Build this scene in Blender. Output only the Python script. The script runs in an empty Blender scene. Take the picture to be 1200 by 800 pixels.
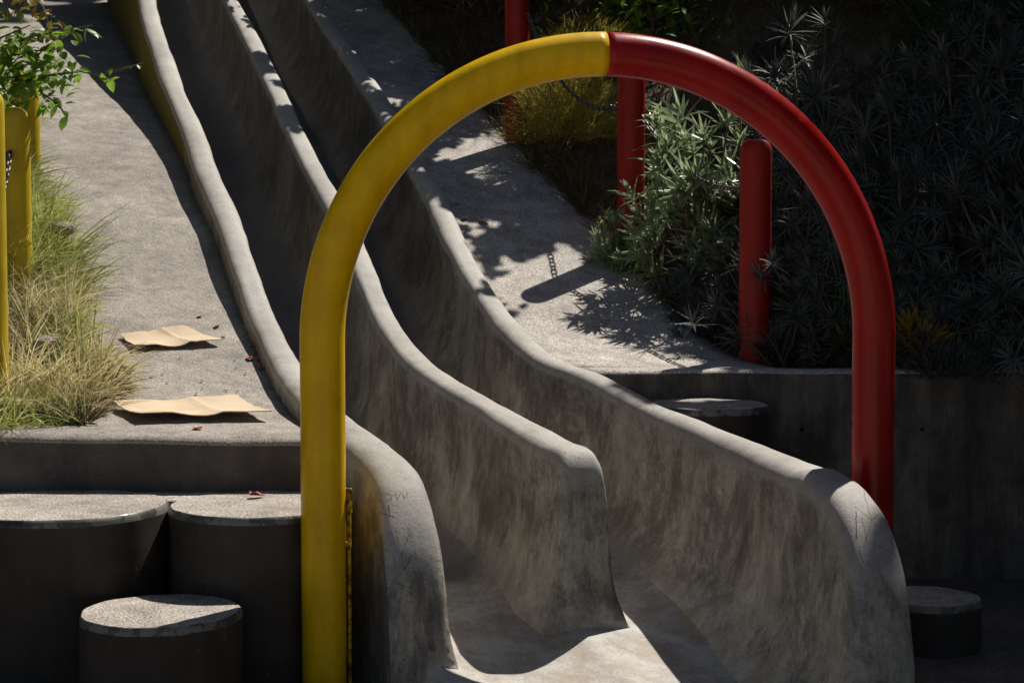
import bpy, math, random
from mathutils import Vector, noise, Matrix
from mathutils.bvhtree import BVHTree
R = math.radians
rnd = random.Random(7)
sc = bpy.context.scene
C = sc.collection

# ------------------------------------------------------------------ camera
F = 2000.0; CZ = 1.6; PITCH = math.atan(117/2000)
cam = bpy.data.objects.new('camera', bpy.data.cameras.new('camera'))
C.objects.link(cam); sc.camera = cam
cam.location = (0, 0, CZ); cam.rotation_euler = (math.pi/2-PITCH, 0, 0)
cam.data.lens = 60; cam.data.sensor_width = 36
cam.data.clip_start = .05; cam.data.clip_end = 500
cam.data.dof.use_dof = True; cam.data.dof.focus_distance = 4.9; cam.data.dof.aperture_fstop = 11

# ------------------------------------------------------------------ light
SX, SY = .43, .58                       # metres of shadow per metre of height
sun_dir = Vector((SX, SY, 1)).normalized()
elev = math.asin(sun_dir.z); azi = math.atan2(SX, SY)
w = bpy.data.worlds.new('World'); sc.world = w; w.use_nodes = True
nt = w.node_tree; bg = nt.nodes['Background']
sky = nt.nodes.new('ShaderNodeTexSky'); sky.sky_type = 'NISHITA'; sky.sun_disc = False
sky.sun_elevation = elev; sky.sun_rotation = azi
nt.links.new(sky.outputs[0], bg.inputs[0]); bg.inputs[1].default_value = .05
sl = bpy.data.lights.new('sun', 'SUN'); sl.energy = 5.0; sl.angle = R(.5); sl.color = (1, .94, .85)
so = bpy.data.objects.new('sun', sl); C.objects.link(so)
so.rotation_euler = sun_dir.to_track_quat('Z', 'Y').to_euler()
sc.view_settings.view_transform = 'Standard'; sc.view_settings.look = 'None'
sc.view_settings.exposure = .22; sc.view_settings.gamma = 1
sc.cycles.max_bounces = 5

# ------------------------------------------------------------------ coordinates
HC, HS = math.cos(R(23)), math.sin(R(23))
def P(px, py, D):                       # where a sight line through the photo meets depth D
    u = -(py-400)/F; c, s = math.cos(PITCH), math.sin(PITCH)
    y = c+u*s; z = u*c-s; k = D/y
    return Vector(((px-600)/F*k, D, CZ+z*k))
def st(x, y): return (-HS*x+HC*y, HC*x+HS*y)     # along the slide (uphill), across it
def xy(s, t): return (HC*t-HS*s, HS*t+HC*s)
def interp(x, pts):                     # smooth (Catmull-Rom style) interpolation over sorted pts
    n = len(pts)
    if x <= pts[0][0]:
        return [a+(x-pts[0][0])*(b-a)/(pts[1][0]-pts[0][0]) for a, b in zip(pts[0][1:], pts[1][1:])]
    if x >= pts[-1][0]:
        return [b+(x-pts[-1][0])*(b-a)/(pts[-1][0]-pts[-2][0]) for a, b in zip(pts[-2][1:], pts[-1][1:])]
    for i in range(n-1):
        if x <= pts[i+1][0]: break
    x0, x1 = pts[i][0], pts[i+1][0]; h = x1-x0; u = (x-x0)/h
    out = []
    for k in range(1, len(pts[0])):
        a, b = pts[i][k], pts[i+1][k]
        d = (b-a)/h
        m0 = d if i == 0 else ((a-pts[i-1][k])/(x0-pts[i-1][0])+d)/2
        m1 = d if i == n-2 else ((pts[i+2][k]-b)/(pts[i+2][0]-x1)+d)/2
        out.append((2*u**3-3*u*u+1)*a+(u**3-2*u*u+u)*h*m0+(-2*u**3+3*u*u)*b+(u**3-u*u)*h*m1)
    return out
def sm(a, b, x):
    x = min(1, max(0, (x-a)/(b-a))); return x*x*(3-2*x)
def nz(p, f=1.0, o=0.0): return noise.noise(Vector((p[0]*f+o, p[1]*f+o*1.7, p[2]*f-o)))

# ------------------------------------------------------------------ object helpers
def thing(name, label, cat, loc=(0, 0, 0), group=None):
    o = bpy.data.objects.new(name, None); C.objects.link(o); o.location = loc
    o.empty_display_size = .1
    o['label'] = label; o['category'] = cat
    if group: o['group'] = group
    return o
def obj(name, verts, faces, mats, parent=None, smooth=True, mi=None, label=None, origin=None):
    me = bpy.data.meshes.new(name)
    off = Vector(origin) if origin else (parent.location if parent else None)
    if parent and parent.parent: off = parent.location+parent.parent.location
    if off is not None: verts = [(v[0]-off[0], v[1]-off[1], v[2]-off[2]) for v in verts]
    me.from_pydata([tuple(v) for v in verts], [], faces); me.update()
    if not isinstance(mats, (list, tuple)): mats = [mats]
    for m in mats: me.materials.append(m)
    if smooth: me.polygons.foreach_set('use_smooth', [True]*len(me.polygons))
    if mi: me.polygons.foreach_set('material_index', mi)
    o = bpy.data.objects.new(name, me); C.objects.link(o)
    if parent: o.parent = parent
    elif origin: o.location = origin
    if label: o['label'] = label
    return o
def tag(o, label, cat, group=None, kind=None):
    o['label'] = label; o['category'] = cat
    if group: o['group'] = group
    if kind: o['kind'] = kind
    return o
def struct(o, label=None, cat=None):
    o['kind'] = 'structure'
    if label: o['label'] = label
    if cat: o['category'] = cat
    return o
def grid(rows, closed=False, flip=False, base=0):
    V = [p for r in rows for p in r]; n = len(rows[0]); fs = []
    for i in range(len(rows)-1):
        for j in range(n if closed else n-1):
            a = base+i*n+j; b = base+i*n+(j+1) % n
            f = (a, b, b+n, a+n)
            fs.append(f[::-1] if flip else f)
    return V, fs
def tube(path, rad, n=16, caps=True):
    V = []; fs = []; N = len(path)
    up = Vector((0, 0, 1)); prev = None
    for i, p in enumerate(path):
        p = Vector(p)
        d = (Vector(path[min(i+1, N-1)])-Vector(path[max(i-1, 0)])).normalized()
        if prev is None:
            a = d.orthogonal().normalized()
        else:
            a = (prev-d*prev.dot(d)).normalized()
        prev = a; b = d.cross(a)
        r = rad[i] if isinstance(rad, (list, tuple)) else rad
        for k in range(n):
            t = 2*math.pi*k/n
            V.append(p+a*(r*math.cos(t))+b*(r*math.sin(t)))
    for i in range(N-1):
        for k in range(n):
            fs.append((i*n+k, i*n+(k+1) % n, (i+1)*n+(k+1) % n, (i+1)*n+k))
    if caps:
        fs.append(tuple(range(n))[::-1]); fs.append(tuple((N-1)*n+k for k in range(n)))
    return V, fs
def join(*parts):
    V = []; fs = []
    for v, f in parts:
        b = len(V); V += list(v); fs += [tuple(i+b for i in q) for q in f]
    return V, fs
def box(x0, x1, y0, y1, z0, z1, bev=0.0):
    V = [(x, y, z) for z in (z0, z1) for y in (y0, y1) for x in (x0, x1)]
    return V, [(0, 2, 3, 1), (4, 5, 7, 6), (0, 1, 5, 4), (1, 3, 7, 5), (3, 2, 6, 7), (2, 0, 4, 6)]
def bevel(o, wd=.006, seg=2):
    m = o.modifiers.new('bevel', 'BEVEL'); m.width = wd; m.segments = seg; m.limit_method = 'ANGLE'; m.angle_limit = R(40)

# ------------------------------------------------------------------ materials
def mat(name):
    m = bpy.data.materials.new(name); m.use_nodes = True
    return m, m.node_tree.nodes, m.node_tree.links, m.node_tree.nodes['Principled BSDF']
def nnode(N, L, scale, detail=6, rough=.6, vec=None, dist=0):
    n = N.new('ShaderNodeTexNoise'); n.inputs['Scale'].default_value = scale
    n.inputs['Detail'].default_value = detail; n.inputs['Roughness'].default_value = rough
    n.inputs['Distortion'].default_value = dist
    if vec: L.new(vec, n.inputs['Vector'])
    return n.outputs['Fac']
def ramp(N, L, fac, stops):
    r = N.new('ShaderNodeValToRGB'); L.new(fac, r.inputs[0]); e = r.color_ramp.elements
    while len(e) < len(stops): e.new(.5)
    for k, (p, c) in enumerate(stops):
        e[k].position = p; e[k].color = (c[0], c[1], c[2], 1) if hasattr(c, '__len__') else (c, c, c, 1)
    return r.outputs[0]
def mix(N, L, a, b, f, mode='MIX'):
    m = N.new('ShaderNodeMix'); m.data_type = 'RGBA'; m.blend_type = mode
    for sck, v in ((m.inputs[6], a), (m.inputs[7], b), (m.inputs[0], f)):
        if hasattr(v, 'links') or hasattr(v, 'is_output'): L.new(v, sck)
        elif hasattr(v, '__len__'): sck.default_value = (v[0], v[1], v[2], 1)
        else: sck.default_value = v
    return m.outputs[2]
def bump(N, L, bsdf, hs):
    prev = None
    for h, st_, d in hs:
        b = N.new('ShaderNodeBump'); b.inputs['Strength'].default_value = st_; b.inputs['Distance'].default_value = d
        L.new(h, b.inputs['Height'])
        if prev: L.new(prev, b.inputs['Normal'])
        prev = b.outputs[0]
    L.new(prev, bsdf.inputs['Normal'])
def coords(N, L, scale=(1, 1, 1)):
    t = N.new('ShaderNodeNewGeometry')
    m = N.new('ShaderNodeMapping'); m.inputs['Scale'].default_value = scale
    L.new(t.outputs['Position'], m.inputs[0]); return m.outputs[0]
def concrete(name, c1, c2, c3, streak=0, rough=(.6, .9), grain=.35, grain_scale=420, speck=0.0):
    m, N, L, B = mat(name)
    v = coords(N, L)
    mott = nnode(N, L, 6.5, 9, .72, v, .8)
    big = nnode(N, L, 2.2, 5, .6, v, .6); med = nnode(N, L, 14, 8, .65, v, .3); fine = nnode(N, L, grain_scale, 3, .7, v)
    col = ramp(N, L, big, [(.3, c2), (.52, c1), (.75, c3)])
    mm = ramp(N, L, med, [(.3, .62), (.6, 1.0), (.8, 1.12)])
    col = mix(N, L, col, mm, .8, 'MULTIPLY')
    col = mix(N, L, col, ramp(N, L, mott, [(.34, .60), (.5, 1.0), (.66, 1.28)]), .75, 'MULTIPLY')
    ff = ramp(N, L, fine, [(.36, .35), (.5, 1.0), (.64, 1.75)])
    col = mix(N, L, col, ff, grain, 'MULTIPLY')
    if streak:
        sv = coords(N, L, (1, 1, .13)); sw = coords(N, L, (1, 1, .38))
        s1 = nnode(N, L, 11, 12, .80, sv, .25)
        sc1 = ramp(N, L, s1, [(.40, (.34, .29, .25)), (.47, (.66, .60, .55)), (.52, (1, .98, .95)), (.58, (1.75, 1.70, 1.52))])
        s2 = nnode(N, L, 3.6, 8, .68, sw, .5)
        pat = ramp(N, L, s2, [(.38, (.40, .35, .33)), (.48, (.85, .80, .76)), (.56, (1.3, 1.25, 1.12)), (.66, (1.75, 1.65, 1.4))])
        col = mix(N, L, col, sc1, streak, 'MULTIPLY'); col = mix(N, L, col, pat, streak, 'MULTIPLY')
    if speck:
        vo = N.new('ShaderNodeTexVoronoi'); vo.inputs['Scale'].default_value = 55; L.new(v, vo.inputs['Vector'])
        sp = ramp(N, L, vo.outputs['Distance'], [(.06, 1), (.13, 0)])
        g = nnode(N, L, 9, 3, .6, v)
        gg = ramp(N, L, g, [(.5, 0), (.62, 1)])
        ms = mix(N, L, (0, 0, 0), sp, gg)
        col = mix(N, L, col, (.09, .08, .07), mix(N, L, (0, 0, 0), ms, speck))
    pit = N.new('ShaderNodeTexVoronoi'); pit.inputs['Scale'].default_value = 70; L.new(v, pit.inputs['Vector'])
    pt = ramp(N, L, pit.outputs['Distance'], [(.05, 0), (.16, 1)])
    L.new(col, B.inputs['Base Color'])
    L.new(ramp(N, L, med, [(.3, rough[0]), (.7, rough[1])]), B.inputs['Roughness'])
    bump(N, L, B, [(med, .5, .012), (fine, .45, .0025), (pt, .25, .002)])
    return m
M = {}
def slide_mat():
    m, N, L, B = mat('slide_concrete'); v = coords(N, L)
    at = N.new('ShaderNodeAttribute'); at.attribute_name = 'wear_shade'
    sp = N.new('ShaderNodeSeparateColor'); L.new(at.outputs['Color'], sp.inputs[0])
    mott = nnode(N, L, 7.5, 13, .80, v, .15); med = nnode(N, L, 22, 12, .80, v, .1); fine = nnode(N, L, 300, 3, .7, v)
    big = nnode(N, L, 2.2, 5, .6, v, .6)
    def base(a, b, c): return ramp(N, L, big, [(.32, a), (.5, b), (.7, c)])
    stain = base((.235, .215, .195), (.295, .275, .25), (.355, .335, .305))
    sv = coords(N, L, (1, 1, .22)); sw = coords(N, L, (1, 1, .6))
    s1 = nnode(N, L, 24, 13, .86, sv, .15); s2 = nnode(N, L, 4.2, 13, .84, sw, .3)
    stain = mix(N, L, stain, ramp(N, L, s1, [(.40, (.38, .34, .31)), (.47, (.80, .77, .74)), (.53, (1.2, 1.18, 1.12)), (.60, (1.6, 1.58, 1.48))]), .38, 'MULTIPLY')
    stain = mix(N, L, stain, ramp(N, L, s2, [(.40, (.36, .32, .30)), (.475, (.72, .69, .66)), (.525, (1.25, 1.23, 1.14)), (.62, (1.6, 1.57, 1.45))]), .85, 'MULTIPLY')
    uphill_shade = N.new('ShaderNodeCombineColor')  # shade of the uphill part, multiplied into stain and bed colours
    for k_ in range(3): L.new(at.outputs['Alpha'], uphill_shade.inputs[k_])
    stain = mix(N, L, stain, uphill_shade.outputs[0], 1.0, 'MULTIPLY')
    topc = base((.30, .275, .25), (.37, .345, .315), (.43, .41, .375))
    bedc_shaded = base((.12, .115, .12), (.16, .155, .16), (.21, .20, .20))  # polished bed, with the channel's shade put into its dark colour
    endc_lit = ramp(N, L, mott, [(.40, (.40, .315, .225)), (.47, (.37, .335, .29)), (.56, (.45, .425, .385))])  # dusty tan end, paler because sunlight is put into the colour
    # jittered masks so that worn finish and painted shade meet along a ragged line
    def ragged(o):
        a = N.new('ShaderNodeMath'); a.operation = 'MULTIPLY_ADD'; L.new(med, a.inputs[0]); a.inputs[1].default_value = .9; a.inputs[2].default_value = -.45
        b = N.new('ShaderNodeMath'); b.operation = 'ADD'; L.new(a.outputs[0], b.inputs[0]); L.new(o, b.inputs[1])
        c = N.new('ShaderNodeMath'); c.operation = 'ADD'
        e = N.new('ShaderNodeMath'); e.operation = 'MULTIPLY_ADD'; L.new(mott, e.inputs[0]); e.inputs[1].default_value = .7; e.inputs[2].default_value = -.35
        L.new(b.outputs[0], c.inputs[0]); L.new(e.outputs[0], c.inputs[1])
        return ramp(N, L, c.outputs[0], [(.25, 0), (.75, 1)])
    bedc_shaded = mix(N, L, bedc_shaded, uphill_shade.outputs[0], 1.0, 'MULTIPLY')
    col = mix(N, L, stain, bedc_shaded, ragged(sp.outputs[1])); col = mix(N, L, col, endc_lit, ragged(sp.outputs[2])); col = mix(N, L, col, topc, ragged(sp.outputs[0]))
    col = mix(N, L, col, ramp(N, L, med, [(.32, .72), (.55, 1.0), (.75, 1.12)]), .8, 'MULTIPLY')
    col = mix(N, L, col, ramp(N, L, mott, [(.34, .70), (.5, 1.0), (.66, 1.2)]), .7, 'MULTIPLY')
    col = mix(N, L, col, ramp(N, L, fine, [(.36, .5), (.5, 1.0), (.64, 1.5)]), .35, 'MULTIPLY')
    vo = N.new('ShaderNodeTexVoronoi'); vo.inputs['Scale'].default_value = 48; L.new(v, vo.inputs['Vector'])
    pit = ramp(N, L, vo.outputs['Distance'], [(.05, 0), (.14, 1)])
    g = ramp(N, L, nnode(N, L, 7, 4, .6, v), [(.42, 1), (.55, 0)])
    pit2 = mix(N, L, pit, (1, 1, 1), g)
    col = mix(N, L, col, pit2, .75, 'MULTIPLY')
    vc = N.new('ShaderNodeTexVoronoi'); vc.feature = 'DISTANCE_TO_EDGE'; vc.inputs['Scale'].default_value = 2.6
    wv_ = N.new('ShaderNodeVectorMath'); wv_.operation = 'MULTIPLY_ADD'; nn_ = N.new('ShaderNodeTexNoise'); nn_.inputs['Scale'].default_value = 5; nn_.inputs['Detail'].default_value = 8
    L.new(v, nn_.inputs['Vector']); L.new(nn_.outputs['Color'], wv_.inputs[0]); wv_.inputs[1].default_value = (.35, .35, .35); L.new(v, wv_.inputs[2]); L.new(wv_.outputs[0], vc.inputs['Vector'])
    crk = mix(N, L, ramp(N, L, vc.outputs['Distance'], [(.0, 0), (.004, 1)]), (1, 1, 1), ramp(N, L, nnode(N, L, 1.9, 3, .5, v), [(.50, 1), (.56, 0)]))
    col = mix(N, L, col, crk, .28, 'MULTIPLY')
    L.new(col, B.inputs['Base Color'])
    L.new(mix(N, L, ramp(N, L, med, [(.3, .5), (.7, .8)]), ramp(N, L, med, [(.3, .28), (.7, .5)]), sp.outputs[1]), B.inputs['Roughness'])
    bump(N, L, B, [(mott, .22, .012), (med, .35, .007), (fine, .3, .0018), (pit2, .5, .003), (crk, .25, .002)])
    return m
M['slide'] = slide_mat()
M['ramp'] = concrete('broomed_concrete', (.32, .285, .25), (.255, .225, .20), (.37, .335, .30), rough=(.8, .95), grain=.75, grain_scale=190)
M['ramp2'] = concrete('pale_aggregate_concrete', (.43, .39, .35), (.34, .31, .28), (.50, .46, .42), rough=(.75, .95), grain=.85, grain_scale=150)
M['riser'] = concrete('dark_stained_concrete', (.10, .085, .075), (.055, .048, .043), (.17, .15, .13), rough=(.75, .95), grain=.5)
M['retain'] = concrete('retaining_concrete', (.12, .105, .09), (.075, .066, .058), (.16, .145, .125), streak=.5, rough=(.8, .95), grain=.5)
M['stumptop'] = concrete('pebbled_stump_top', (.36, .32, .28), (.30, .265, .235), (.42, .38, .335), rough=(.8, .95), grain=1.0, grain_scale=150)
M['soil'] = concrete('dry_soil', (.12, .085, .055), (.07, .05, .032), (.2, .15, .10), rough=(.9, 1), grain=.8, grain_scale=120)
M['bounce_yard'] = concrete('pale_bounce_sand', (.46, .40, .31), (.40, .34, .26), (.52, .46, .36), rough=(.9, 1), grain=.5)
M['sand'] = concrete('dusty_ground', (.10, .08, .065), (.06, .05, .042), (.16, .13, .11), rough=(.9, 1), grain=.8, grain_scale=160)

def paint(name, base, dark, rough=.3, chip=.5, scratch=(.05, .03, .02), chipthr=.70, coat=.06, chipscale=34):
    m, N, L, B = mat(name); v = coords(N, L)
    a = nnode(N, L, 7, 6, .65, v); b = nnode(N, L, chipscale, 9, .72, v, .3); c = nnode(N, L, 260, 3, .6, v)
    col = ramp(N, L, a, [(.3, dark), (.6, base)])
    ch = ramp(N, L, b, [(chipthr, 0), (chipthr+.02, 1)])
    col = mix(N, L, col, scratch, mix(N, L, (0, 0, 0), ch, chip))
    vo = N.new('ShaderNodeTexVoronoi'); vo.inputs['Scale'].default_value = 60; L.new(v, vo.inputs['Vector'])
    sk = ramp(N, L, vo.outputs['Distance'], [(.05, 1), (.09, 0)]); sg = ramp(N, L, nnode(N, L, 11, 3, .6, v), [(.52, 0), (.6, 1)])
    col = mix(N, L, col, scratch, mix(N, L, (0, 0, 0), sk, sg))
    sv = coords(N, L, (1, 1, .12)); dr = nnode(N, L, 20, 7, .7, sv)
    col = mix(N, L, col, ramp(N, L, dr, [(.35, .72), (.55, 1)]), .6, 'MULTIPLY')
    L.new(col, B.inputs['Base Color'])
    L.new(ramp(N, L, a, [(.3, rough*.8), (.7, rough*1.5)]), B.inputs['Roughness'])
    B.inputs['Specular IOR Level'].default_value = .2
    B.inputs['Coat Weight'].default_value = coat; B.inputs['Coat Roughness'].default_value = .12
    inv = ramp(N, L, ch, [(0, 1), (1, 0)])
    bump(N, L, B, [(a, .15, .004), (c, .12, .0012), (inv, .4, .0012)])
    return m
M['yellow'] = paint('yellow_gloss_paint', (.80, .49, .002), (.66, .38, .002), .27, chip=.9, scratch=(.14, .07, .02))
M['rusty'] = paint('rusty_yellow_paint', (.55, .36, .01), (.22, .12, .01), .5, chip=.95, scratch=(.07, .03, .015), chipthr=.52, chipscale=60, coat=0)
M['red'] = paint('red_gloss_paint', (.34, .006, .005), (.25, .005, .005), .27, chip=.9, scratch=(.09, .05, .045), chipthr=.655, chipscale=30)
M['redpost'] = paint('weathered_red_paint', (.33, .014, .010), (.22, .010, .008), .42, chip=.6)
M['yellowpost'] = paint('weathered_yellow_paint', (.58, .43, .02), (.46, .32, .015), .4, chip=.7, scratch=(.16, .09, .03))
M['yellowwash'] = paint('faded_yellow_wall_paint', (.20, .155, .018), (.13, .105, .018), .75, chip=.6, coat=0, scratch=(.2, .18, .14), chipthr=.6)
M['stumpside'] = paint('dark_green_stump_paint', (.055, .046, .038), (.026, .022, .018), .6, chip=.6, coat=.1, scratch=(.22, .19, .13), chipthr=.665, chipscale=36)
M['rim'] = paint('worn_stump_rim', (.10, .10, .09), (.03, .032, .028), .32, chip=.4, coat=.2, scratch=(.34, .34, .31), chipthr=.50, chipscale=12)
def metal():
    m, N, L, B = mat('galvanised_chain'); B.inputs['Metallic'].default_value = .9
    B.inputs['Base Color'].default_value = (.16, .15, .14, 1); B.inputs['Roughness'].default_value = .5
    v = coords(N, L); bump(N, L, B, [(nnode(N, L, 300, 3, .6, v), .3, .001)]); return m
M['chain'] = metal()
def leaf(name, c1, c2, c3, rough=.45, trans=.25, scale=18):
    m, N, L, B = mat(name); v = coords(N, L)
    a = nnode(N, L, scale, 4, .6, v); g = N.new('ShaderNodeObjectInfo')
    b = nnode(N, L, 2.5, 3, .6, v)
    col = ramp(N, L, a, [(.3, c1), (.5, c2), (.7, c3)])
    col = mix(N, L, col, ramp(N, L, b, [(.35, .55), (.65, 1.25)]), .7, 'MULTIPLY')
    L.new(col, B.inputs['Base Color']); B.inputs['Roughness'].default_value = rough
    t = N.new('ShaderNodeBsdfTranslucent'); L.new(col, t.inputs['Color'])
    ms = N.new('ShaderNodeMixShader'); ms.inputs[0].default_value = trans
    out = [n for n in N if n.type == 'OUTPUT_MATERIAL'][0]
    L.new(B.outputs[0], ms.inputs[1]); L.new(t.outputs[0], ms.inputs[2]); L.new(ms.outputs[0], out.inputs[0])
    return m
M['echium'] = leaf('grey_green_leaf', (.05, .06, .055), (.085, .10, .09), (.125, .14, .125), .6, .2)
M['echium_lit'] = leaf('sunlit_green_leaf', (.17, .24, .11), (.31, .39, .20), (.46, .52, .38), .26, .5)  # lit copy of the shrub leaf, sunlight put into its colour
M['vine'] = leaf('bright_green_leaf', (.10, .19, .02), (.19, .33, .035), (.30, .43, .07), .4, .55)
M['brownleaf'] = leaf('yellowing_leaf', (.18, .12, .02), (.28, .2, .03), (.3, .16, .05), .5, .4)
M['grass'] = leaf('green_grass', (.18, .24, .05), (.36, .42, .11), (.56, .54, .24), .5, .5, 40)
M['straw'] = leaf('straw_grass', (.40, .30, .14), (.64, .55, .30), (.75, .68, .44), .6, .5, 40)
M['olive'] = leaf('olive_bush', (.20, .17, .03), (.36, .31, .06), (.5, .44, .12), .55, .45, 30)
M['drybrown'] = leaf('dark_dry_grass', (.05, .035, .015), (.09, .065, .025), (.14, .10, .04), .7, .2, 30)
M['treeleaf'] = leaf('tree_leaf', (.03, .05, .015), (.05, .08, .025), (.07, .10, .03), .4, .1)
M['petal'] = leaf('red_petal', (.30, .02, .015), (.42, .04, .03), (.34, .10, .06), .6, .25, 60)
def bark():
    m, N, L, B = mat('bark'); v = coords(N, L, (1, 1, .3)); a = nnode(N, L, 22, 8, .7, v)
    L.new(ramp(N, L, a, [(.3, (.05, .035, .025)), (.7, (.18, .14, .10))]), B.inputs['Base Color'])
    B.inputs['Roughness'].default_value = .9; bump(N, L, B, [(a, .7, .02)]); return m
M['bark'] = bark()
def card():
    m, N, L, B = mat('cardboard'); v = coords(N, L); a = nnode(N, L, 10, 6, .6, v)
    wv = N.new('ShaderNodeTexWave'); wv.inputs['Scale'].default_value = 38; wv.inputs['Distortion'].default_value = .6
    L.new(v, wv.inputs['Vector'])
    col = ramp(N, L, a, [(.3, (.50, .38, .25)), (.5, (.60, .47, .32)), (.75, (.66, .54, .39))])
    L.new(mix(N, L, col, ramp(N, L, wv.outputs[1], [(0, .92), (1, 1.03)]), .3, 'MULTIPLY'), B.inputs['Base Color'])
    B.inputs['Roughness'].default_value = .85; bump(N, L, B, [(wv.outputs[1], .1, .001), (a, .3, .003)]); return m
M['card'] = card()
def flat(name, c, rough=.9):
    m, N, L, B = mat(name); v = coords(N, L); a = nnode(N, L, 60, 5, .6, v)
    L.new(ramp(N, L, a, [(.3, [x*.7 for x in c]), (.7, [x*1.3 for x in c])]), B.inputs['Base Color'])
    B.inputs['Roughness'].default_value = rough; return m
M['groove'] = flat('dirt_in_scratches', (.075, .068, .06))
M['dark'] = flat('weep_hole_dark', (.01, .01, .01))
M['stone'] = flat('grey_stone', (.28, .25, .22))
M['litter'] = flat('pale_litter', (.45, .42, .38))

# ------------------------------------------------------------------ surfaces
Z0 = [(4.1, 1.03), (4.5, 1.075), (5.0, 1.145), (5.3, 1.2), (5.6, 1.30), (6.0, 1.47), (6.5, 1.70), (7.0, 1.93), (7.6, 2.20), (8.3, 2.52), (9.0, 2.85), (10, 3.35), (11.5, 4.05)]
LT = [(4.34, 1.44), (4.59, 1.44), (4.96, 1.45), (5.33, 1.48), (5.69, 1.50), (6.05, 1.53), (6.5, 1.57), (6.95, 1.59), (7.37, 1.63), (7.81, 1.65), (8.18, 1.68), (8.76, 1.73), (9.52, 1.83), (10.88, 1.95)]
CT = [(4.26, 1.95), (4.46, 1.95), (4.79, 1.95), (5.13, 1.935), (5.42, 1.925), (5.75, 1.94), (6.13, 1.99), (6.53, 2.03), (6.93, 2.05), (7.4, 2.09), (8.0, 2.15), (8.61, 2.20), (9.13, 2.23), (10.66, 2.37)]
RT = [(3.74, 2.45, 1.01), (3.92, 2.475, 1.015), (4.14, 2.49, 1.03), (4.39, 2.475, 1.06), (4.71, 2.46, 1.10), (5.07, 2.45, 1.16), (5.34, 2.39, 1.21), (5.57, 2.375, 1.29), (5.85, 2.39, 1.40), (6.25, 2.43, 1.58), (6.73, 2.50, 1.81), (7.2, 2.56, 2.02), (7.89, 2.63, 2.33), (8.6, 2.68, 2.66), (9.18, 2.71, 2.94), (10.77, 2.86, 3.74)]
Lp = [(a, b, interp(a, Z0)[0]) for a, b in LT]
Cp = [(a, b, interp(a, Z0)[0]) for a, b in CT]
Rp = RT
ZL = [(4.4, 1.045), (4.9, 1.062), (5.2, 1.105), (5.7, 1.26), (6.2, 1.455), (6.63, 1.65), (7.0, 1.81), (7.85, 2.12), (9.04, 2.47), (10.4, 2.87), (12, 3.4)]
ZR = [(4.7, 1.155), (5.0, 1.165), (5.25, 1.18), (5.57, 1.245), (5.85, 1.35), (6.3, 1.545), (7.2, 1.95), (8.3, 2.45), (9.5, 3.02), (11, 3.74)]
def zl(s): return interp(s, ZL)[0] if s > 4.4 else 1.045
def zr(s): return interp(s, ZR)[0] if s > 4.7 else 1.155
YL, YR = 4.75, 5.68                    # front edges of the two landings
def gz(x, y):                          # natural ground
    s, t = st(x, y)
    low = .47 + .02*nz((x, y, 0), 1.3) - .2*sm(1.25, 1.4, t)*(1-sm(2.4, 2.55, t))*sm(2.6, 3.0, s)
    yf = YL+.12 if x < -.35 else YR+.1
    a = sm(yf, yf+.05, y)
    if a <= 0: return low
    k = sm(1.6, 2.2, t)
    h = zl(s)*(1-k)+zr(s)*k
    sh = .07*max(0, s-6.5); h -= .03+.55*sm(1.15+sh, 1.45+sh, t)*(1-sm(2.4+sh, 2.55+sh, t))
    h -= .10*sm(.95, 1.1, t)*(1-sm(3.0, 3.15, t))
    if t > 3.1: h += .40*min(t-3.1, 5)*sm(5.6, 7.8, y) + .05*nz((x, y, 0), 2.0)*min(1, (t-3.1)*3)
    if t < .95: h += .05*sm(0, .4, .95-t)+.05*nz((x, y, 0), 3.0)*sm(0, .3, .95-t)*sm(0, .3, y-yf) + .12*max(0, -t)
    return low+(h-low)*a
xs = [-60, -35, -20, -12, -8, -6, -5]+[-4+.1*i for i in range(101)]+[6.5, 7.5, 9, 12, 18, 30, 60]
ys = [-60, -30, -12, -5, -1, 1.5, 3]+[3.5+.1*i for i in range(90)]+[12.6, 13.4, 14.5, 16, 19, 24, 32, 45, 70]
ys = sorted(set([round(y, 3) for y in ys]+[YL+.12, YL+.17, YR+.1, YR+.15]))
rows = [[(x, y, gz(x, y)) for x in xs] for y in ys]
V, fs = grid(rows)
mi = []
for f in fs:
    cy = sum(V[i][1] for i in f)/4; cx = sum(V[i][0] for i in f)/4
    mi.append(1 if cy < (YL+.17 if cx < -.35 else YR+.15) else 0)
struct(obj('ground', V, fs, [M['soil'], M['sand']], mi=mi))
rows = [[(x, y, .505+.002*nz((x, y, 0), 1)) for x in (-30, -12, -6, -3, -1, 1, 3, 6, 12, 30)] for y in (-30, -15, -8, -4, -1, 1, 2.4, 2.9)]
V, fs = grid(rows); struct(obj('bounce_yard', V, fs, M['bounce_yard']), 'unseen pale yard added in front of the slide to bounce sunlight')  # unseen ground sheet added to bounce warm light onto slide and arch

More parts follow.
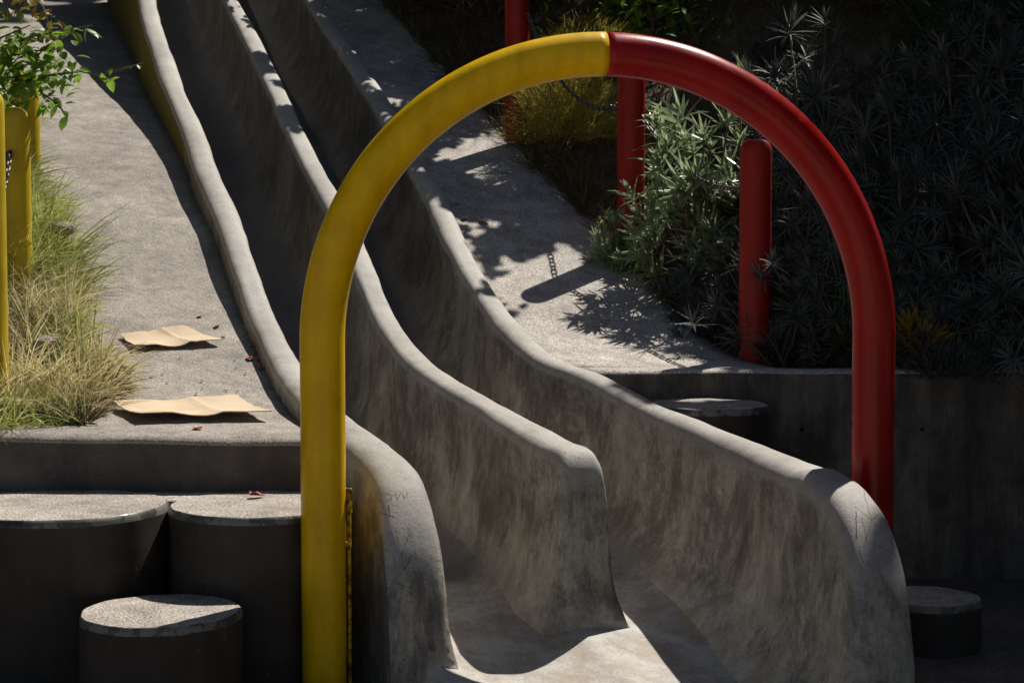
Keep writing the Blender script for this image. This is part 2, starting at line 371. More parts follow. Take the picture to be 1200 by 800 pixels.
# concrete ramps (walkways) either side of the slide
def slab(name, t0, t1, yfront, zf, m, s1=13, thick=.14, nt_=14, deep=None, wob=0):
    rows = []
    ts = [i/nt_ for i in range(nt_+1)]
    ns = 90
    def edge(k, q):
        t = t0(4.7)+(t1(4.7)-t0(4.7))*q
        s0 = (yfront-HS*t)/HC
        return s0+(s1-s0)*(k/ns)**1.15
    top = []
    for k in range(ns+1):
        row = []
        for i, t in enumerate(ts):
            s = edge(k, t); t = t0(s)+(t1(s)-t0(s))*t; x, y = xy(s, t)
            if k == 0: y = yfront
            z = zf(s)+.006*nz((x, y, 0), 2.5)
            if k == 0: z -= .008; 
            row.append((x, y+(.004 if k == 1 else 0), z))
        top.append(row)
    front = [[(p[0], p[1]-.003+.004*nz(p, 9), p[2]-.012) for p in top[0]]]
    low = [[(p[0], p[1]-.003, (deep if deep is not None else p[2]-thick)) for p in top[0]]]
    mid = [[(p[0], p[1]-.003+.003*nz(p, 14, 3), (p[2]+low[0][i][2])/2) for i, p in enumerate(top[0])]]
    rows = low+mid+front+top
    V, fs = grid(rows)
    n = len(ts)
    # sides
    for col in (0, n-1):
        b = len(V); idx = []
        for k in range(len(rows)):
            p = rows[k][col]; V.append((p[0], p[1], (low[0][col][2] if k < 4 else p[2]-thick)))
        for k in range(len(rows)-1):
            f = (k*n+col, (k+1)*n+col, b+k+1, b+k); fs.append(f if col == 0 else f[::-1])
    mi = [1 if f < 2*(n-1) else 0 for f in range(len(fs))]
    return V, fs, mi
V, fs, mi = slab('walkway', lambda s: -.8, lambda s: interp(s, LT)[0] if s > 4.34 else 1.44, YL, zl, M['ramp'], deep=.4, nt_=26)
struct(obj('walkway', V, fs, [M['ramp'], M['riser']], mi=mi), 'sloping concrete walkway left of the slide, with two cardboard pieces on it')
V, fs, mi = slab('walkway', lambda s: interp(s, RT)[0], lambda s: 3.12+.04*max(0, s-5), YR+.13, zr, M['ramp2'], thick=.2)
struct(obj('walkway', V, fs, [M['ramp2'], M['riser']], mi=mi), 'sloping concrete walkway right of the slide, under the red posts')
# retaining wall
rw = thing('retaining_wall', 'low shaded concrete retaining wall below the planted bank on the right', 'wall', (1.5, 5.74, .4))
rows = []
nx = 60
for (yy, zz) in ((YR, .38), (YR, .7), (YR, 1.0), (YR, 1.14), (YR+.006, 1.16), (YR+.02, 1.17), (YR+.08, 1.172), (YR+.14, 1.17), (YR+.14, .9)):
    rows.append([(.22+i*(5.0-.22)/nx, yy+.006*nz((i*.3, zz*4, 1), 1.7), zz+(.006*nz((i*.25, 2, 0), 1) if zz > 1.1 else 0)) for i in range(nx+1)])
V, fs = grid(rows)
b = len(rows)*(nx+1)
for col in (0, nx):
    fs.append(tuple(k*(nx+1)+col for k in range(len(rows))))
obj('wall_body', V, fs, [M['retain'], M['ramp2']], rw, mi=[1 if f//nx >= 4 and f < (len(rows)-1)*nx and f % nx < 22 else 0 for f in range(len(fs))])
for px, py in ((940, 503), (1081, 503)):
    p = P(px, py, YR-.004)
    V, fs = tube([(p.x, p.y, p.z), (p.x, p.y+.01, p.z)], .007, 10); obj('weep_hole', V, fs, M['dark'], rw)

# ------------------------------------------------------------------ the double slide
def line3(pts):
    out = []
    for px, py, D in pts:
        p = P(px, py, D); s, t = st(p.x, p.y); out.append((s, t, p.z))
    return sorted(out)
def top(line, s): return interp(s, line)      # -> [t, z]
FLO = [(3.0, .33), (3.3, .40), (3.6, .435), (3.9, .48), (4.15, .547), (4.4, .61)]
def floorz(s):
    c = top(Cp, s)[1]-.46
    if s < 4.4: return interp(s, FLO)[0]
    k = sm(4.4, 4.8, s); return (interp(s, FLO+[(4.8, top(Cp, 4.8)[1]-.46)])[0])*(1-k)+c*k
slide = thing('double_slide', 'long double concrete slide with worn rounded walls curving down between two walkways', 'slide', (.1, 4.2, .4))

def wall(path, wfun, bl, br, fl, fr, name, mats, lump=.0045, nside=10, seed=0, label=None):
    """path: list of (s,t,ztop) from the uphill end to the nose; bl/br: z of the foot on either side (function of s)"""
    rows = []; nt_ = 12
    for (s, t, zt) in path:
        wd = wfun(s)
        zbl, zbr = bl(s), br(s)
        row = []
        rt = min(wd*.75, .07)
        def pt(n, z):
            x, y = xy(s, t+n)
            l = lump*nz((x, y, z), 7, seed)+lump*1.3*nz((x, y, z), 2.6, seed+5)+.3*lump*nz((x, y, z), 24, seed)
            x2, y2 = xy(s, t+n+(l if n > 0 else -l) * min(1, abs(n)/wd))
            return (x2, y2, z+l*(1-min(1, abs(n)/wd))+lump*.4*nz((x, y, z), 11, seed+3))
        for k in range(nside+1):
            q = k/nside; z = zbl-.12+(zt-rt-(zbl-.12))*q
            n = -(wd+fl*math.exp(-max(0, z-zbl)/.11))
            row.append(pt(n, z))
        for k in range(1, nt_):
            a = math.pi*(1-k/nt_); ca, sa = math.cos(a), math.sin(a)
            n = wd*math.copysign(abs(ca)**(.72 if name == 'side_wall' else .5), ca); z = zt-rt+rt*abs(sa)**.8
            row.append(pt(n, z))
        for k in range(nside+1):
            q = 1-k/nside; z = zbr-.12+(zt-rt-(zbr-.12))*q
            n = (wd+fr*math.exp(-max(0, z-zbr)/.11))
            row.append(pt(n, z))
        rows.append(row)
    V, fs = grid(rows, flip=True)
    n = len(rows[0])
    fs.append(tuple(range(n))[::-1]); fs.append(tuple((len(rows)-1)*n+k for k in range(n)))
    mi = None
    if 1:
        mi = []
        for i in range(len(rows)-1):
            for j in range(n-1):
                mi.append(1 if len(mats) > 1 and j < nside and path[i][0] > 7.3 else 0)
        mi += [0, 0]
    o = obj(name, V, fs, mats, slide, mi=mi, label=label)
    at = o.data.color_attributes.new('wear_shade', 'FLOAT_COLOR', 'POINT')
    for i, (s, t, zt) in enumerate(path):
        zb = (bl(s), br(s))
        for j in range(n):
            z = V[i*n+j][2]; a = min(abs(j-(nside+1)), abs(j-(nside+nt_-2))) if not nside+1 <= j <= nside+nt_-2 else 0
            tp = max(0, 1-a/1.6)*(sm(.88, 1.0, zt) if name == 'dividing_wall' else sm(.05, .25, zt-.62))
            side = 0 if j < n/2 else 1
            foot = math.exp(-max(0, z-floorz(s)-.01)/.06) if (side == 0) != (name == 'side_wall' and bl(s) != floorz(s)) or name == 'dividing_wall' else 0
            at.data[i*n+j].color = (tp, foot*sm(4.0, 4.6, s), foot*.9*(1-sm(4.2, 4.7, s)), 1-.55*sm(5.0, 6.8, s))  # alpha holds painted shade, deepening uphill
    return o
def run(line, s_end, top_s=11.2, step=.035):
    out = []; s = top_s
    while s > s_end:
        t, z = top(line, s); out.append((s, t, z)); s -= step if s < 7 else .07
    return out
def nose(line, pts):                     # extra nose points as px,py,D
    out = []
    for px, py, D in pts:
        p = P(px, py, D); s, t = st(p.x, p.y); out.append((s, t, p.z))
    return out
def dense(path, n=6):
    out = []
    for i in range(len(path)-1):
        p0 = Vector(path[max(0, i-1)]); p1 = Vector(path[i]); p2 = Vector(path[i+1]); p3 = Vector(path[min(len(path)-1, i+2)])
        for k in range(n):
            u = k/n
            out.append(tuple(.5*((2*p1)+(-p0+p2)*u+(2*p0-5*p1+4*p2-p3)*u*u+(-p0+3*p1-3*p2+p3)*u**3)))
    out.append(tuple(path[-1])); return out
low = lambda s: .42
# left wall
sl_, tl_, zl_ = Lp[0]
Lnose = nose(Lp, [(436, 520, 4.58), (462, 545, 4.45), (476, 585, 4.36), (484, 640, 4.29), (488, 710, 4.25), (490, 800, 4.22), (491, 860, 4.21)])
Lpath = run(Lp, Lnose[0][0]+.01)[:]+dense(Lnose)
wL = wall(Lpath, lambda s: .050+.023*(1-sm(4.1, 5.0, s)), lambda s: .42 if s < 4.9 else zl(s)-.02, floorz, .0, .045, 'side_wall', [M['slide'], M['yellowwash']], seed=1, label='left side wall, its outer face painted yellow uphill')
# centre wall
Cend = Cp[0]
Cn = [(Cend[0]-.0, Cend[1], Cend[2]), (Cend[0]-.06, Cend[1]+.012, Cend[2]-.006), (Cend[0]-.10, Cend[1]+.018, Cend[2]-.03), (Cend[0]-.122, Cend[1]+.02, Cend[2]-.08), (Cend[0]-.127, Cend[1]+.02, Cend[2]-.18),
      (Cend[0]-.129, Cend[1]+.022, .75), (Cend[0]-.131, Cend[1]+.024, .66), (Cend[0]-.133, Cend[1]+.025, .60), (Cend[0]-.138, Cend[1]+.026, .555), (Cend[0]-.146, Cend[1]+.027, .50), (Cend[0]-.15, Cend[1]+.027, .42)]
Cpath = run(Cp, Cend[0]+.01)+dense(Cn)
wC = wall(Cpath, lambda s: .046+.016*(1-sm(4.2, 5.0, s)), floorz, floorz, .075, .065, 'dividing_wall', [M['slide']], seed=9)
# right wall
Rnose = nose(Rp, [(960, 548, 4.4), (988, 566, 4.29), (1010, 596, 4.2), (1026, 640, 4.13), (1036, 700, 4.08), (1041, 770, 4.05), (1043, 860, 4.03)])
Rpath = run(Rp, Rnose[0][0]+.01)+dense(Rnose)
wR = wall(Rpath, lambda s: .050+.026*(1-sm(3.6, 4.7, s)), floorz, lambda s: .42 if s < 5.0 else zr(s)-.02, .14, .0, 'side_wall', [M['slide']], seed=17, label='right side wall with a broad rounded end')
# bed
rows = []
s = 11.2
nb = 16
while s > 3.15:
    tl = top(Lp, max(s, Lp[0][0]))[0]+max(0, 4.10-s)*.85; tc = top(Cp, max(s, Cend[0]))[0]; tr = top(Rp, max(s, Rp[0][0]))[0]
    if s < Rp[0][0]: tr = interp(s, sorted([(q[0]-.0001*i, q[1]) for i, q in enumerate(Rnose[:5])]))[0] if s > Rnose[4][0] else Rnose[4][1]
    f = floorz(s); row = []
    edge_rise = .13*sm(3.9, 4.4, s)+.02
    mid_rise = .11*sm(4.2, 4.6, s)+.02*sm(3.3, 3.9, s)
    x, y = xy(s, tl-.04); row.append((x, y, .3 if s < 5 else f-.1))
    for a_, b_, ra, rb in ((tl-.04, tc, edge_rise, mid_rise), (tc, tr+.02, mid_rise, edge_rise+.05)):
        for k in range(nb+1):
            if a_ == tc and k == 0: continue
            q = k/nb; t = a_+(b_-a_)*q
            z = f+(ra*max(0, 1-2*q)**2.3+rb*max(0, 2*q-1)**2.3)
            x, y = xy(s, t); z += .006*nz((x, y, z), 3, 2)+.002*nz((x, y, z), 12, 2)
            row.append((x, y, z))
    x, y = xy(s, tr+.02); row.append((x, y, .3 if s < 5 else f-.1))
    rows.append(row); s -= .04 if s < 7 else .08
last = [(p[0]+.008, p[1]-.02, .3) for p in rows[-1]]
rows.append(last)
V, fs = grid(rows, flip=True)
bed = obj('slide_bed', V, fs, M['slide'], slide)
at = bed.data.color_attributes.new('wear_shade', 'FLOAT_COLOR', 'POINT')
for i, v_ in enumerate(V):
    s, t = st(v_[0], v_[1]); e = 1-sm(4.25, 4.75, s+.12*nz(v_, 5, 3)); ft = math.exp(-max(0, v_[2]-floorz(s)-.01)/.06); at.data[i].color = (0, (1-e)*ft, e*(.6+.4*ft), 1-.4*sm(5.0, 6.8, s))  # blue marks the painted sunlit end, alpha the painted uphill shade

# letters and lines scratched into the wall ends
def bvh(o):
    me = o.data; off = o.parent.location
    return BVHTree.FromPolygons([v.co+off for v in me.vertices], [list(p.vertices) for p in me.polygons])
def scratch(o, strokes, wd=.0016):
    b = bvh(o)
    org = Vector((0, 0, CZ))
    for stroke in strokes:
        pts = []; Vv = []; ff = []; wk = rnd.uniform(.5, 1.25)
        for (a, c) in zip(stroke[:-1], stroke[1:]):
            n = max(2, int(math.dist(a, c)/4))
            for k in range(n+1):
                q = k/n; px = a[0]+(c[0]-a[0])*q; py = a[1]+(c[1]-a[1])*q
                px += rnd.uniform(-.5, .5); py += rnd.uniform(-.5, .5)
                d = (P(px, py, 4)-org).normalized(); h, nn, i, ds = b.ray_cast(org, d)
                if h is not None and ds < 6:
                    if nn.dot(d) > 0: nn = -nn
                    pts.append((h+nn*.0007, nn))
        for k in range(len(pts)-1):
            (p, n1), (q, n2) = pts[k], pts[k+1]
            if (q-p).length > .03: break
            d = (q-p); sd = d.cross(n1)
            if sd.length < 1e-7: continue
            sd = sd.normalized()*wd*wk*rnd.uniform(.5, 1)/2
            if not Vv: Vv += [p-sd, p+sd]
            Vv += [q-sd, q+sd]; b0 = len(Vv)-4; ff.append((b0, b0+1, b0+3, b0+2))
        if ff: obj('scratched_line', Vv, ff, M['groove'], o)
scratch(wL, [[(441, 580), (440, 588), (448, 586)], [(451, 579), (457, 578), (459, 585), (452, 586)], [(462, 578), (466, 585), (470, 577), (474, 584), (478, 576)],
             [(464, 617), (467, 634), (462, 648)], [(478, 616), (486, 638), (488, 655)], [(461, 650), (464, 668)], [(470, 648), (474, 668), (482, 650)], [(452, 662), (458, 667)],
             [(444, 600), (462, 606)], [(455, 592), (457, 604)], [(468, 655), (472, 645)], [(466, 684), (486, 690)], [(480, 625), (474, 640)], [(470, 700), (482, 706)],
             [(449, 640), (455, 645)], [(484, 664), (488, 676)], [(476, 690), (486, 700)]])
scratch(wR, [[(1001, 592), (1021, 609), (1056, 648)], [(1038, 596), (1021, 609), (1013, 640)], [(1003, 598), (1004, 632)], [(1012, 576), (1021, 609)], [(1044, 590), (1030, 603)],
             [(1025, 620), (1024, 645)], [(1030, 640), (1052, 652)], [(1010, 605), (1017, 640)], [(1006, 640), (1012, 660)], [(1046, 600), (1052, 612)], [(1028, 668), (1040, 690)]])

# ------------------------------------------------------------------ hoop
hl = P(379, 600, 4.3); hr = P(1022, 560, 4.55)
x0, y0, x1, y1 = hl.x, 4.3, hr.x, 4.55
cx, cy = (x0+x1)/2, (y0+y1)/2; rad = math.hypot(x1-x0, y1-y0)/2
ux, uy = (x1-x0)/(2*rad), (y1-y0)/(2*rad); zc = 1.347
hoop = thing('hoop_gate', 'tall painted pipe arch over the slide end, left side yellow and right side red', 'arch', (cx, cy, .45))
def hp(a): return (cx+ux*rad*math.cos(a), cy+uy*rad*math.cos(a), zc+rad*math.sin(a))
a_j = math.acos(-2/321)
n = 60
ypath = [(x0, y0, .3+(zc-.3)*k/14) for k in range(14)]+[hp(math.pi-(math.pi-a_j)*k/n) for k in range(n+1)]
rpath = [hp(a_j-a_j*k/n) for k in range(n+1)]+[(x1, y1, zc-(zc-.3)*k/14) for k in range(1, 15)]
V, fs = tube(ypath, .057, 40); obj('arch_half', V, fs, M['yellow'], hoop, label='yellow left half of the pipe')
V, fs = tube(rpath, .0565, 40); obj('arch_half', V, fs, M['red'], hoop, label='red right half of the pipe')
# mounting bracket along the left leg
bp = []
bx = x0+.064
V, fs = join(box(bx-.003, bx+.006, y0-.006, y0+.006, .3, .945), *[box(x0+.045, bx+.004, y0-.012, y0+.012, z-.008, z+.008) for z in (.83, .555)],
             box(x0+.050, bx+.008, y0+.004, y0+.016, .91, .975))
o = obj('mounting_bracket', V, fs, M['rusty'], hoop, smooth=False); bevel(o, .003)

# ------------------------------------------------------------------ posts
def post(px, py_top, D, h, m, name, label, group, r=.057):
    p = P(px, py_top, D)
    b = thing(name, label, 'post', (p.x, D, p.z-h), group)
    V = []; rows = []
    prof = [(r, p.z-h-.1), (r, p.z-h), (r, p.z-h*.66), (r, p.z-h*.33), (r, p.z-.045), (r*.985, p.z-.034), (r*.94, p.z-.022), (r*.84, p.z-.011), (r*.66, p.z-.003), (r*.4, p.z+.002), (.001, p.z+.004)]
    for (rr, z) in prof: rows.append([(p.x+rr*math.cos(2*math.pi*k/28), D+rr*math.sin(2*math.pi*k/28), z) for k in range(28)])
    V, fs = grid(rows, closed=True); obj('pipe', V, fs, m, b)
    za = p.z-.16
    # eye lug for the chain
    ring = [(p.x+.0, D+(r+.008 if px > 600 else -r-.008)+.012*math.cos(a), za+.012*math.sin(a)) for a in [2*math.pi*k/12 for k in range(13)]]
    V, fs = tube(ring, .0035, 6); obj('chain_eye', V, fs, M['chain'], b)
    return Vector((p.x, D, za))
g = 'red posts along the right walkway'
P1 = post(606, -62, 8.05, .80, M['redpost'], 'bollard', 'red steel post behind the yellow crown of the arch, farthest up the walkway', g)
P2 = post(740, 66, 7.05, .76, M['redpost'], 'bollard', 'red steel post rising out of the sunlit leafy shrub, middle of the three', g)
P3 = post(886, 164, 6.1, .74, M['redpost'], 'bollard', 'red steel post with a rounded cap in full view inside the arch', g)
g = 'yellow posts along the left walkway'
A1 = post(-19, 106, 5.0, .95, M['yellowpost'], 'bollard', 'yellow steel post cut by the left edge, nearest to the camera', g)
A2 = post(17, 127, 5.9, .78, M['yellowpost'], 'bollard', 'yellow steel post with rounded cap standing in tall grass, middle of three', g, .051)
A3 = post(29, 86, 6.9, .78, M['yellowpost'], 'bollard', 'yellow steel post half hidden under the green leaves, farthest of the left row', g)
# chains
def chain(a, b, sag, label, group, la=.034, n=None):
    pts = []
    N = 200
    for k in range(N+1):
        q = k/N; p = a.lerp(b, q); p.z -= sag*4*q*(1-q); pts.append(p)
    L = sum((pts[i+1]-pts[i]).length for i in range(N)); cnt = int(L/(la*.74))
    parts = []; acc = 0; tgt = 0; i = 0; ct = 0; Lk = L/cnt
    for i in range(N):
        seg = (pts[i+1]-pts[i]).length
        while acc+seg >= tgt and ct <= cnt:
            p = pts[i].lerp(pts[i+1], (tgt-acc)/seg); d = (pts[i+1]-pts[i]).normalized()
            sd = d.cross(Vector((0, 0, 1))).normalized(); up = sd.cross(d)
            w_ = sd if ct % 2 else up; w_ = (w_+.25*(up if ct % 2 else sd)).normalized()
            loop = []
            for j in range(13):
                t = 2*math.pi*j/12; ca, sa = math.cos(t), math.sin(t)
                loop.append(p+d*(la/2*.95)*math.copysign(abs(ca)**.7, ca)+w_*(la*.30)*math.copysign(abs(sa)**.8, sa))
            parts.append(tube(loop, .0038, 5, caps=False)); ct += 1; tgt += Lk
        acc += seg
    V, fs = join(*parts)
    o = obj('chain', V, fs, M['chain'], origin=tuple(a)); tag(o, label, 'chain', group)
off = Vector((0, -.075, 0))
bk = Vector((0, .072, 0))
chain(P1+bk, P2+bk, .24, 'steel chain sagging between the two farther red posts, seen under the arch', 'chains slung between posts')
chain(P2+bk, P3+bk, .12, 'steel chain running through the sunlit shrub to the nearest red post', 'chains slung between posts')
chain(A1+off, A2+off, .16, 'steel chain hanging between the two nearer yellow posts at the left edge', 'chains slung between posts')
chain(A2+off, A3+off, .14, 'steel chain under the green leaves behind the middle yellow post', 'chains slung between posts')

# ------------------------------------------------------------------ stumps
def stump(cx, cy, zt, r, zb, label, seed, group='round concrete stepping stumps'):
    o = thing('step_stump', label, 'step', (cx, cy, zb), group)
    n = 96
    prof = [(1.0, zb), (1.005, zb+(zt-zb)*.3), (1.0, zb+(zt-zb)*.7), (.999, zt-.020), (.994, zt-.010), (.983, zt-.003), (.968, zt-.0003)]
    rows = []
    for i, (q, z) in enumerate(prof):
        row = []
        for k in range(n):
            a = 2*math.pi*k/n; rr = r*q*(1+.018*nz((math.cos(a), math.sin(a), seed), 1.3))
            rr += .004*nz((math.cos(a)*2, math.sin(a)*2, seed), 1.6)*min(1, i/3)
            row.append((cx+rr*math.cos(a), cy+rr*math.sin(a), z+(.0025*nz((math.cos(a)*2, math.sin(a)*2, seed), 1.5) if i >= 3 else 0)))
        rows.append(row)
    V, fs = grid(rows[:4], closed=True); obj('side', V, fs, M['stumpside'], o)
    V, fs = grid(rows[3:], closed=True); obj('rim', V, fs, M['rim'], o)
    tr = [rows[-1]]; z0_ = zt
    for q in (.93, .7, .4, .1, .001):
        tr.append([(cx+(p[0]-cx)*q, cy+(p[1]-cy)*q, zt+(p[2]-zt)*q*q+.001) for p in rows[-1]])
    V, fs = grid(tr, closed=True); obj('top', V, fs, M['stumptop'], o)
def sx(px, D): return (px-600)/F*D
stump(sx(68, 4.50), 4.50, .905, .28, .40, 'wide dark stump with a pale top at the left edge, below the walkway landing', 1)
stump(sx(302, 4.51), 4.51, .905, .24, .40, 'wide dark stump with a red leaf on its pale top beside the yellow leg', 5)
stump(sx(184, 4.11), 4.11, .705, .196, .42, 'lowest dark stump on the left, standing alone in front of the two wide ones', 8)
stump(sx(1094, 4.72), 4.72, .612, .142, .42, 'small low stump on the shaded ground at the right, beyond the slide end', 11)
stump(sx(828, 5.46), 5.46, 1.08, .20, .42, 'shaded stump against the retaining wall, just behind the right slide wall', 14)

V, fs = box(-1.75, -.50, 4.585, YL-.008, .40, .902)
o = obj('concrete_ledge', V, fs, M['stumptop'], origin=(-1.1, 4.65, .4), smooth=False); bevel(o, .01)
tag(o, 'thin concrete infill joining the tops of the two wide stumps below the landing', 'ledge')
# ------------------------------------------------------------------ cardboard, leaves, litter
def surfz(x, y):
    s, t = st(x, y)
    if t < 1.5 and y > YL: return zl(s)+.006*nz((x, y, 0), 2.5)
    if t > 2.3 and y > YR+.13: return zr(s)+.006*nz((x, y, 0), 2.5)
    return gz(x, y)
def ground_at(px, py, d0=4.76, d1=11):
    D = d0
    while D < d1:
        p = P(px, py, D)
        if surfz(p.x, p.y) >= p.z: return Vector((p.x, p.y, surfz(p.x, p.y)))
        D += .004
    return P(px, py, d1)
def cardboard(corners, label, seed, lift=.012):
    c = [ground_at(*q) for q in corners]
    cen = sum(c, Vector())/len(c); n = 16
    # bilinear quad with wavy torn edges
    rows_t = []; rows_b = []
    for i in range(n+1):
        rt = []; rb = []
        for j in range(n+1):
            u, v = i/n, j/n
            a = c[0].lerp(c[1], u); b = c[3].lerp(c[2], u); p = a.lerp(b, v)
            e = .006
            if i in (0, n): p = p+(c[1]-c[0]).normalized()*e*nz((i, j*.6, seed), 1.3)
            if j in (0, n): p = p+(c[3]-c[0]).normalized()*e*1.4*nz((i*.6, j, seed), 1.3)
            z = surfz(p.x, p.y)+lift+.012*abs(v-.5)*2*(1 if v < .5 else .4)*sm(0, .5, abs(u-.45)*2)+.004*nz((u*1.3, v*1.3, seed), 1.2)+.003*max(0, 1-abs(u-.62)*18)
            z = max(z, surfz(p.x, p.y)+.004)
            rt.append((p.x, p.y, z+.003)); rb.append((p.x, p.y, z))
        rows_t.append(rt); rows_b.append(rb)
    V1, f1 = grid(rows_t); V2, f2 = grid(rows_b, flip=True)
    V, fs = join((V1, f1), (V2, f2)); N = (n+1)**2
    ring = [(i, 0) for i in range(n)]+[(n, j) for j in range(n)]+[(i, n) for i in range(n, 0, -1)]+[(0, j) for j in range(n, 0, -1)]
    ids = [i*(n+1)+j for i, j in ring]
    for k in range(len(ids)):
        a, b = ids[k], ids[(k+1) % len(ids)]; fs.append((a, a+N, b+N, b))
    o = obj('cardboard_sheet', V, fs, M['card'], origin=tuple(cen), smooth=False)
    tag(o, label, 'cardboard', 'flattened cardboard on the left walkway')
cardboard([(165, 497), (318, 494), (278, 472), (132, 480)], 'torn flat cardboard sheet lying nearest the landing edge, slightly curled', 2, .018)
cardboard([(158, 413), (262, 406), (216, 387), (140, 396)], 'smaller torn cardboard sheet farther up the walkway, one end in the grass', 6, .010)
def petal(p, r, label, seed, group, m='petal', cat='leaf', name='fallen_leaf'):
    q = random.Random(seed); n = 9
    V = [(p.x, p.y, p.z+.006)]; a0 = q.random()*6
    for k in range(n):
        a = a0+2*math.pi*k/n; rr = r*(.55+.45*q.random())*(1.3 if k % 5 == 0 else 1)
        V.append((p.x+rr*math.cos(a), p.y+rr*math.sin(a), p.z+.004+q.random()*r*.55))
    top_ = [(0, 1+k, 1+(k+1) % n) for k in range(n)]
    V2 = [(v[0], v[1], v[2]-.0012) for v in V]; N = len(V)
    fs = top_+[(a+N, c+N, b+N) for a, b, c in top_]+[(1+k, 1+k+N, 1+(k+1) % n+N, 1+(k+1) % n) for k in range(n)]
    o = obj(name, V+V2, fs, M[m], origin=tuple(p), smooth=False); tag(o, label, cat, group)
gl = 'red leaves drifted along the slide wall'
for i, (px, py) in enumerate([(296, 408), (300, 415), (305, 411), (309, 420), (303, 424), (312, 428), (308, 433), (316, 437), (293, 422), (320, 445), (323, 450), (327, 452), (330, 458), (318, 432), (336, 467), (341, 474), (345, 478), (338, 480), (348, 485), (332, 462), (299, 404), (350, 489)]):
    petal(ground_at(px, py), rnd.uniform(.008, .017), 'small red leaf in the drift against the left slide wall', i+3, gl)
petal(ground_at(232, 503), .017, 'single red leaf just in front of the nearer cardboard', 77, None)
pp = P(293, 580, 4.5); pp = Vector((pp.x, 4.6, .908))
petal(pp, .026, 'orange red leaf lying on the wide stump beside the arch leg', 79, None)
for i, (px, py, lb) in enumerate([(234, 372, 'pale scrap alone in the middle of the walkway above the cardboard'), (254, 384, 'pale scrap just uphill of the small cardboard tip'), (263, 395, 'pale scrap right of the small cardboard tip')]):
    petal(ground_at(px, py), .012, lb, 50+i, 'pale scraps on the left walkway', 'litter', 'litter', 'paper_scrap')
for i in range(26):
    petal(ground_at(rnd.uniform(150, 330), rnd.uniform(418, 465)) if i % 2 else ground_at(rnd.uniform(120, 240), rnd.uniform(440, 508)), rnd.uniform(.003, .006), 'tiny dark crumb of leaf litter on the left walkway', 150+i, 'crumbs of leaf litter on the left walkway', 'groove', 'litter', 'litter_crumb')
for i, (px, py, r, lb) in enumerate([(568, 262, .03, 'curled bark scrap on the right walkway below the dappled shade'), (545, 258, .02, 'thin bark strip beside the right slide wall'), (535, 240, .014, 'small dry leaf near the right slide wall'), (588, 252, .012, 'small dry leaf uphill of the bark scrap')]):
    petal(ground_at(px, py, 5.7), r, lb, 240+i, 'scraps on the right walkway', 'litter', 'litter', 'bark_scrap')

# ------------------------------------------------------------------ plants
def strap(V, fs, base, d, up, ln, wd, droop, segs=3, fold=.25):
    """one narrow leaf starting at base along d, bending down by droop"""
    sd = d.cross(up)
    if sd.length < 1e-4: sd = d.orthogonal()
    sd.normalize(); b = len(V); p = base.copy(); dd = d.copy()
    ws = [.55, 1.0, .75, 0] if segs == 3 else [.8, 1, 0]
    for k in range(segs+1):
        w_ = wd*ws[k]/2
        if k == segs: V.append(p.copy())
        else: V.append(p-sd*w_); V.append(p+sd*w_)
        dd = (dd+Vector((0, 0, -droop))).normalized(); p = p+dd*(ln/segs)
    for k in range(segs-1): fs.append((b+2*k, b+2*k+1, b+2*k+3, b+2*k+2))
    k = segs-1; fs.append((b+2*k, b+2*k+1, b+2*k+2))
def rosette(V, fs, c, ax, q, nl=30, ln=.15, wd=.013, spread=88):
    a0 = ax.orthogonal().normalized(); b0 = ax.cross(a0)
    for k in range(nl):
        a = k*2.39996+q.random()*.4; u = (k+.5)/nl
        th = R(10+spread*u+q.uniform(-16, 16))
        d = (ax*math.cos(th)+(a0*math.cos(a)+b0*math.sin(a))*math.sin(th)).normalized()
        strap(V, fs, c-ax*.04*u*1.2, d, ax, ln*q.uniform(.5, 1.25)*(.6+.5*u), wd*q.uniform(.8, 1.2), q.uniform(.02, .26)*(.4+u))
def shrub_mesh(seed, rx=.55, h=.95, nr=110, nl=38, ln=.165, wd=.0088, lo=.15, spread=88):
    q = random.Random(seed); V = []; fs = []; stems = []
    for i in range(nr):
        u = (i+.5)/nr; a = i*2.39996+q.uniform(-.3, .3); el = math.asin(lo+(1-lo)*u)
        rr = q.uniform(.62, 1.08) if q.random() < .6 else q.uniform(.9, 1.1)
        rr *= 1+.3*nz((math.cos(a)*2, math.sin(a)*2, el*2), 1, seed)
        c = Vector((rx*math.cos(el)*math.cos(a)*rr, rx*math.cos(el)*math.sin(a)*rr, h*math.sin(el)*rr))
        ax = (Vector((c.x/rx, c.y/rx, c.z/h+.35))).normalized(); ax = (ax+Vector((q.uniform(-.55, .55), q.uniform(-.55, .55), q.uniform(-.2, .5)))).normalized()
        rosette(V, fs, c, ax, q, nl, ln*q.uniform(.55, 1.3), wd, spread)
        if i % 2 == 0:
            mid = Vector((c.x*.45, c.y*.45, c.z*.35))
            stems.append(tube([(c.x*.06, c.y*.06, -.05), mid, c-ax*.02], [.012, .008, .005], 5))
    sv, sf = join(*stems)
    return V, fs, sv, sf
protos = []
for k, (rx, h, nr) in enumerate([(.55, .95, 120), (.65, .85, 140), (.48, 1.1, 120), (.5, .7, 100), (.34, .72, 95)]):
    V, fs, sv, sf = shrub_mesh(100+k, rx, h, nr) if k < 4 else shrub_mesh(131, rx, h, nr, 20, .15, .017, .05, 62)
    t = thing('spiky_shrub', 'x', 'shrub', (0, 0, 0))
    f = obj('foliage', V, fs, M['echium'], t, smooth=False); s_ = obj('stems', sv, sf, M['bark'], t)
    protos.append((t, f, s_))
used = set()
